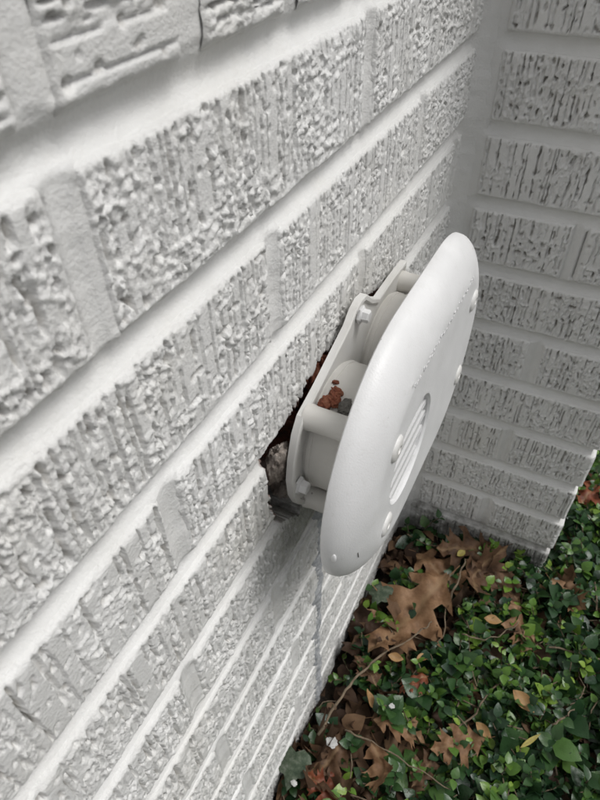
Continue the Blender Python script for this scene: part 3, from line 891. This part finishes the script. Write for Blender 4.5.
# oak leaves
def oak_mesh(name, sd, mat_vein=True, curl=0.25):
    r = random.Random(sd)
    half = [(0.10, 0.012), (0.16, 0.05), (0.24, 0.17), (0.30, 0.235), (0.315, 0.16), (0.32, 0.105), (0.38, 0.115), (0.45, 0.22), (0.52, 0.345), (0.545, 0.27), (0.60, 0.33),
            (0.585, 0.21), (0.565, 0.115), (0.62, 0.105), (0.68, 0.17), (0.78, 0.285), (0.775, 0.20), (0.84, 0.215), (0.80, 0.115), (0.795, 0.08), (0.85, 0.085), (0.91, 0.12), (0.925, 0.06), (1.0, 0.004)]
    bm = bmesh.new()
    for sg in (1, -1):
        pts = [(x + r.uniform(-.016, .016), sg * max(0.004, y * r.uniform(0.8, 1.12))) for x, y in half]
        mid = [(1.0, 0), (0.8, 0), (0.6, 0), (0.4, 0), (0.2, 0), (0.10, 0)]
        vs = [bm.verts.new((x, y, 0)) for x, y in pts[:-1]] + [bm.verts.new((x, 0, 0)) for x, _ in mid]
        es = [bm.edges.new((vs[i], vs[(i + 1) % len(vs)])) for i in range(len(vs))]
        bmesh.ops.triangle_fill(bm, edges=es, use_beauty=True)
    bmesh.ops.remove_doubles(bm, verts=bm.verts, dist=0.0005)
    bmesh.ops.subdivide_edges(bm, edges=[e for e in bm.edges if e.calc_length() > 0.09], cuts=1)
    bmesh.ops.triangulate(bm, faces=bm.faces)
    bmesh.ops.subdivide_edges(bm, edges=[e for e in bm.edges if e.calc_length() > 0.06], cuts=1)
    bmesh.ops.triangulate(bm, faces=bm.faces)
    cx, cy, ph = r.uniform(-curl, curl) * 1.2, r.uniform(0.3, 1.0) * curl * r.choice([1, 1, -1]), r.uniform(0, 6)
    lay = bm.verts.layers.float.new('vein')
    for v in bm.verts:
        x, y = v.co.x, v.co.y
        v[lay] = 0.6 if abs(y) < 0.006 else 0.0
        v.co.z = cx * (x - 0.5) ** 2 * 2 + cy * 2.2 * y * y + 0.05 * math.sin(7 * x + 5 * y + ph) + 0.022 * math.sin(23 * x - 17 * y + ph) + 0.015 * math.sin(31 * y + 12 * x) + 0.35 * curl * abs(y) * math.sin(9 * x + ph) - 0.02 * (abs(y) < 0.01)
    # petiole
    pv = [bm.verts.new((-0.06 + 0.16 * i / 3, 0.004 * s, 0.02 + cx * 0.3 * (1 - i / 3))) for i in range(4) for s in (-1, 1)]
    for i in range(3): bm.faces.new((pv[2 * i], pv[2 * i + 2], pv[2 * i + 3], pv[2 * i + 1]))
    me = bm_mesh(name, bm, True)
    return me
def oval_mesh(name, sd, wid=0.27, curl=0.2):
    r = random.Random(sd); bm = bmesh.new(); rows = []
    n = 10
    lay = bm.verts.layers.float.new('vein')
    for i in range(n + 1):
        t = i / n; wd = wid * math.sin(math.pi * min(0.995, max(0.01, t ** 0.9)))
        row = []
        for j in range(-3, 4):
            y = wd * j / 3
            v = bm.verts.new((t, y, curl * (1.6 * y * y * 4 + 0.6 * (t - .5) ** 2) + 0.012 * math.sin(9 * t + j)))
            v[lay] = 0.5 if j == 0 else 0; row.append(v)
        rows.append(row)
    for a, b in zip(rows[:-1], rows[1:]):
        for j in range(6): bm.faces.new((a[j], b[j], b[j + 1], a[j + 1]))
    return bm_mesh(name, bm, True)
OAK = [oak_mesh('oak_leaf', 100 + i, True, 0.20 + 0.12 * i) for i in range(5)]
def place_leaf(name, label, cat, me, mat, a, b, lift, roll, zs=1.0, group=None):
    """a, b: pixel-estimated ground points of base and tip"""
    p = pix(a[0], a[1], ZG - 0.004 + lift); q = pix(b[0], b[1], ZG - 0.004 + lift)
    d = q - p; L = d.length
    mm = me.copy(); mm.materials.clear(); mm.materials.append(mat)
    o = link(name, mm, mat, None, p)
    yaw = math.atan2(d.y, d.x)
    o.rotation_euler = (Matrix.Rotation(yaw, 3, 'Z') @ Matrix.Rotation(roll[1], 3, 'Y') @ Matrix.Rotation(roll[0], 3, 'X')).to_euler()
    o.scale = (L, L, L * zs * 1.2)
    tag(o, label, cat, group)
    return o
G = 'fallen leaves on the ground cover'
leaves = [
    ('big light brown oak leaf lying flat between the long wall and the corner', OAK[0], M_OAK, (455, 572), (368, 652), 0.016, (0.10, 0.02)),
    ('brown oak leaf against the foot of the return wall, nearest the corner', OAK[2], M_OAK_DARK, (505, 548), (432, 556), 0.010, (-0.2, -0.1)),
    ('tan oak leaf partly under the upper end of the big light brown one', OAK[1], M_OAK, (410, 548), (470, 600), 0.006, (0.15, -0.1)),
    ('grey brown oak leaf curled on edge right of the big light brown one', OAK[3], M_OAK_DARK, (462, 600), (492, 552), 0.014, (0.55, -0.1)),
    ('long pale-edged brown oak leaf standing up among green leaves below the return wall', OAK[4], M_OAK, (512, 592), (534, 650), 0.016, (-0.5, 0.1)),
    ('brown oak leaf under the foot of the return wall, left of its free corner', OAK[1], M_OAK_DARK, (480, 562), (522, 600), 0.008, (0.2, 0.0)),
    ('tan curled oak leaf right of the return wall\'s free corner', OAK[3], M_OAK, (548, 578), (586, 614), 0.012, (0.4, 0.0)),
    ('dark brown oak leaf at the right edge of the picture beside the return wall', OAK[2], M_OAK_RED, (612, 470), (580, 505), 0.010, (0.2, 0.1)),
    ('red brown curled leaf in the middle of the ground cover', OAK[4], M_OAK_RED, (432, 672), (398, 690), 0.016, (0.3, -0.1)),
    ('flat dark brown oak leaf below the twig beside the long wall', OAK[0], M_OAK_DARK, (352, 735), (300, 790), 0.006, (0.1, 0.0)),
    ('brown curled oak leaf standing near the bottom centre', OAK[3], M_OAK, (378, 740), (384, 802), 0.012, (0.6, -0.1)),
    ('wide brown oak leaf lying across the lower centre', OAK[1], M_OAK, (368, 716), (428, 735), 0.012, (-0.3, 0.05)),
    ('brown oak leaf with spread lobes right of the lower centre', OAK[2], M_OAK, (490, 738), (430, 748), 0.014, (-0.2, 0.1)),
    ('dark oak leaf tucked under the wide brown one in the lower centre', OAK[4], M_OAK_DARK, (410, 790), (440, 750), 0.006, (0.2, 0.0)),
    ('narrow brown oak leaf beside the long wall above the twig', OAK[1], M_OAK_DARK, (380, 690), (356, 650), 0.010, (0.4, 0.0)),
    ('reddish leaf scrap at the very bottom near the long wall', OAK[2], M_OAK_RED, (350, 808), (305, 775), 0.004, (0.1, 0.0)),
]
for lab, me, mt, a, b, lift, roll in leaves:
    place_leaf('oak_leaf', lab, 'leaf', me, mt, a, b, lift, roll, group=G)
ov = oval_mesh('dry_leaf', 3)
place_leaf('dry_leaf', 'small tan pointed oval leaf lying on the green cover at right', 'leaf', ov, M_TAN, (513, 690), (535, 712), 0.022, (0.2, 0.1), group=G)
place_leaf('dry_leaf', 'small orange oval leaf upright between twig and red brown leaf', 'leaf', ov, M_TAN, (372, 708), (366, 690), 0.014, (0.7, -0.4), group=G)
place_leaf('dry_leaf', 'pale buff leaf tip beside the red brown leaf, left one of two', 'leaf', ov, M_TAN, (388, 655), (404, 659), 0.018, (0.3, 0.1), group=G)
place_leaf('dry_leaf', 'pale buff leaf tip beside the red brown leaf, right one of two', 'leaf', ov, M_TAN, (416, 660), (430, 655), 0.018, (-0.2, 0.1), group=G)
place_leaf('dry_leaf', 'pale curled leaf end at the right tip of the lower oak leaf', 'leaf', ov, M_TAN, (476, 722), (492, 738), 0.020, (0.5, 0.1), group=G)
place_leaf('dry_leaf', 'thin pale yellow leaf blade among the green leaves lower right', 'leaf', oval_mesh('dry_leaf', 5, 0.09), M_YELLOW, (520, 748), (540, 735), 0.022, (0.1, -0.2), group=G)
place_leaf('dry_leaf', 'small yellow leaf scrap on the brown leaves by the return wall', 'leaf', ov, M_YELLOW, (457, 556), (466, 550), 0.024, (0.1, 0.1), group=G)
place_leaf('dry_leaf', 'small pink tan leaf lying on green leaves below the long oak leaf', 'leaf', ov, M_TAN, (484, 618), (502, 622), 0.022, (0.2, 0.0), group=G)
# ivy leaf beside the wall
def ivy_mesh():
    bm = bmesh.new(); lay = bm.verts.layers.float.new('vein')
    out = [(0.0, 0.0), (-0.12, 0.22), (0.0, 0.46), (0.18, 0.52), (0.26, 0.36), (0.52, 0.42), (0.60, 0.34), (0.62, 0.20), (0.86, 0.10), (1.0, 0.0)]
    pts = out + [(x, -y) for x, y in out[-2:0:-1]]
    vs = [bm.verts.new((x, y, 0)) for x, y in pts]; c = bm.verts.new((0.30, 0, 0.05))
    for i in range(len(vs)): bm.faces.new((c, vs[i], vs[(i + 1) % len(vs)]))
    bmesh.ops.subdivide_edges(bm, edges=bm.edges[:], cuts=1); bmesh.ops.triangulate(bm, faces=bm.faces)
    for v in bm.verts: v.co.z += 0.06 * math.sin(6 * v.co.x + 4 * v.co.y) - 0.25 * v.co.y ** 2
    return bm_mesh('ivy_leaf', bm, True)
iv = ivy_mesh()
place_leaf('ivy_leaf', 'dusty grey green ivy leaf touching the foot of the long wall', 'leaf', iv, M_IVY, (296, 752), (286, 790), 0.030, (0.2, 0.2))
place_leaf('ivy_leaf', 'dark green ivy leaf close under the vent beside the long wall', 'leaf', iv, M_IVY, (384, 585), (372, 605), 0.012, (0.2, 0.1))

# fallen twigs
def twig(label, pts, r, lifts):
    P = [pix(x, y, ZG + l) for (x, y), l in zip(pts, lifts)]
    cu = [P[0]]
    for i in range(len(P) - 1):
        for k in range(1, 7):
            t = k / 6; q = P[i].lerp(P[i + 1], t)
            cu.append(q + Vector((0.0012 * math.sin(9 * t + i), 0.0012 * math.cos(7 * t + 2 * i), 0.001 * math.sin(5 * t))))
    bm = bmesh.new(); rings = []
    for i, q in enumerate(cu):
        t = (cu[min(i + 1, len(cu) - 1)] - cu[max(i - 1, 0)]).normalized(); a = t.orthogonal().normalized(); b = t.cross(a)
        rr = r * (1 - 0.5 * i / len(cu)) * (1 + 0.12 * math.sin(i * 2.1))
        rings.append([bm.verts.new(q + (a * math.cos(k * math.pi / 4) + b * math.sin(k * math.pi / 4)) * rr) for k in range(8)])
    for A, B in zip(rings[:-1], rings[1:]):
        for k in range(8):
            bm.faces.new((A[k], A[(k + 1) % 8], B[(k + 1) % 8], B[k]))
    bm.faces.new(rings[0][::-1]); bm.faces.new(rings[-1])
    o = link('twig', bm_mesh('twig', bm), M_TWIG)
    tag(o, label, 'twig', 'twigs on the ground')
twig('long brown twig slanting up from the long wall to the big oak leaf', [(318, 735), (345, 690), (372, 662), (420, 632), (432, 622)], 0.0017, (0.012, 0.016, 0.018, 0.022, 0.022))
twig('thin twig crossing the dark leaves at the bottom centre', [(345, 730), (372, 742), (410, 765), (452, 790)], 0.0012, (0.012, 0.014, 0.012, 0.01))
twig('forked grey twig standing against the curled leaf by the return wall', [(448, 604), (458, 580), (466, 558)], 0.0017, (0.016, 0.024, 0.03))
twig('thin bare stem lying on the green cover below the long oak leaf', [(462, 634), (482, 640), (500, 636), (520, 622)], 0.0010, (0.024, 0.026, 0.026, 0.024))
twig('grey stem in the green cover at lower right', [(552, 725), (566, 716), (575, 708)], 0.0013, (0.022, 0.026, 0.026))
# pebble and white chips
M_CHIP = make_simple('chipped_paint', [(0.3, (0.35, 0.35, 0.34)), (0.7, (0.62, 0.62, 0.60))], 150, 0.7)
for (px, py, r, lab) in ((294, 783, 0.0035, 'tiny white stone chip below the dusty ivy leaf'), (332, 742, 0.0065, 'white flake of paint lying beside the long wall'), (392, 706, 0.0035, 'tiny white paint chip under the red brown leaf')):
    me = rock_mesh('paint_chip', r, r * 0.8, r * 0.35, int(px), 3, 0.5)
    tag(link('paint_chip', me, M_CHIP, None, pix(px, py, ZG + 0.024)), lab, 'chip', 'white chips on the ground')

# small leaf litter filling the gaps
LVs = []; LFs = []; LT = []; lo = 0; CV = []; CF = []; CT = []; co_off = 0
tv, tf = leaf_template(4, 0.3, 0.5)
for _ in range(2600):
    if rng.rand() < 0.7: x, y = rng.uniform(0.004, 0.42), rng.uniform(-0.50, 0.35)
    else: x, y = rng.uniform(0.004, 1.1), rng.uniform(-1.0, 1.2)
    if y > -0.008 and x < BL + 0.01: continue
    R = rot_basis(np.array([math.cos(az := rng.rand() * 6.283), math.sin(az), rng.normal() * 0.35]), np.array([rng.normal() * 0.5, rng.normal() * 0.5, 1]))
    s = rng.uniform(0.010, 0.034)
    L = (tv * np.array([s, s * rng.uniform(0.6, 1.5), s])) @ R + np.array([x, y, ZG - 0.030 + rng.rand() * 0.017])
    L[:, 0] = np.maximum(L[:, 0], 0.001)
    LVs.append(L); LFs.append(tf + lo); LT.append(np.full(len(L), rng.rand())); lo += len(L)
for _ in range(95):                                      # crumpled dead oak leaves, half buried
    x, y = (rng.uniform(0.01, 0.16), rng.uniform(-0.48, -0.02)) if rng.rand() < 0.45 else (rng.uniform(0.0, 0.9), rng.uniform(-0.8, 1.0))
    if y > -0.02 and x < BL + 0.02: continue
    me = OAK[rng.randint(5)]
    co = np.empty(len(me.vertices) * 3); me.vertices.foreach_get('co', co); co = co.reshape(-1, 3)
    s = rng.uniform(0.06, 0.11)
    co = (co - (0.5, 0, 0)) * s * np.array([1, 1, 2.2])
    R = rot_basis(np.array([math.cos(az := rng.rand() * 6.283), math.sin(az), rng.normal() * 0.3]), np.array([rng.normal() * 0.6, rng.normal() * 0.6, 1]))
    L = co @ R + np.array([x, y, ZG - 0.026 + rng.rand() * 0.012])
    L[:, 0] = np.maximum(L[:, 0], 0.002)
    if y < 0: L[:, 1] = np.where(L[:, 0] < BL + 0.01, np.minimum(L[:, 1], -0.003), L[:, 1])
    fa = [f for f in me.polygons if len(f.vertices) == 3]
    T = np.array([tuple(f.vertices) for f in fa])
    CV.append(L); CF.append(T + co_off); CT.append(np.full(len(L), rng.rand())); co_off += len(L)
M_LITTER = make_leaf('litter', True, [(0.0, (0.03, 0.017, 0.011)), (0.5, (0.08, 0.046, 0.027)), (0.85, (0.15, 0.09, 0.052)), (1.0, (0.21, 0.125, 0.068))], 0.7, 0.25, 0.08)
lt = link('leaf_litter', np_mesh('leaf_litter', np.concatenate(LVs), np.concatenate(LFs), {'tone': np.concatenate(LT)}), M_LITTER)
cl = link('crumpled_leaf_litter', np_mesh('crumpled_leaf_litter', np.concatenate(CV), np.concatenate(CF), {'tone': np.concatenate(CT)}), M_LITTER)
tag(cl, 'crumpled dead oak leaves half buried under the ground cover', 'leaf litter', kind='stuff')
tag(lt, 'loose brown leaf litter under the ground cover', 'leaf litter', kind='stuff')
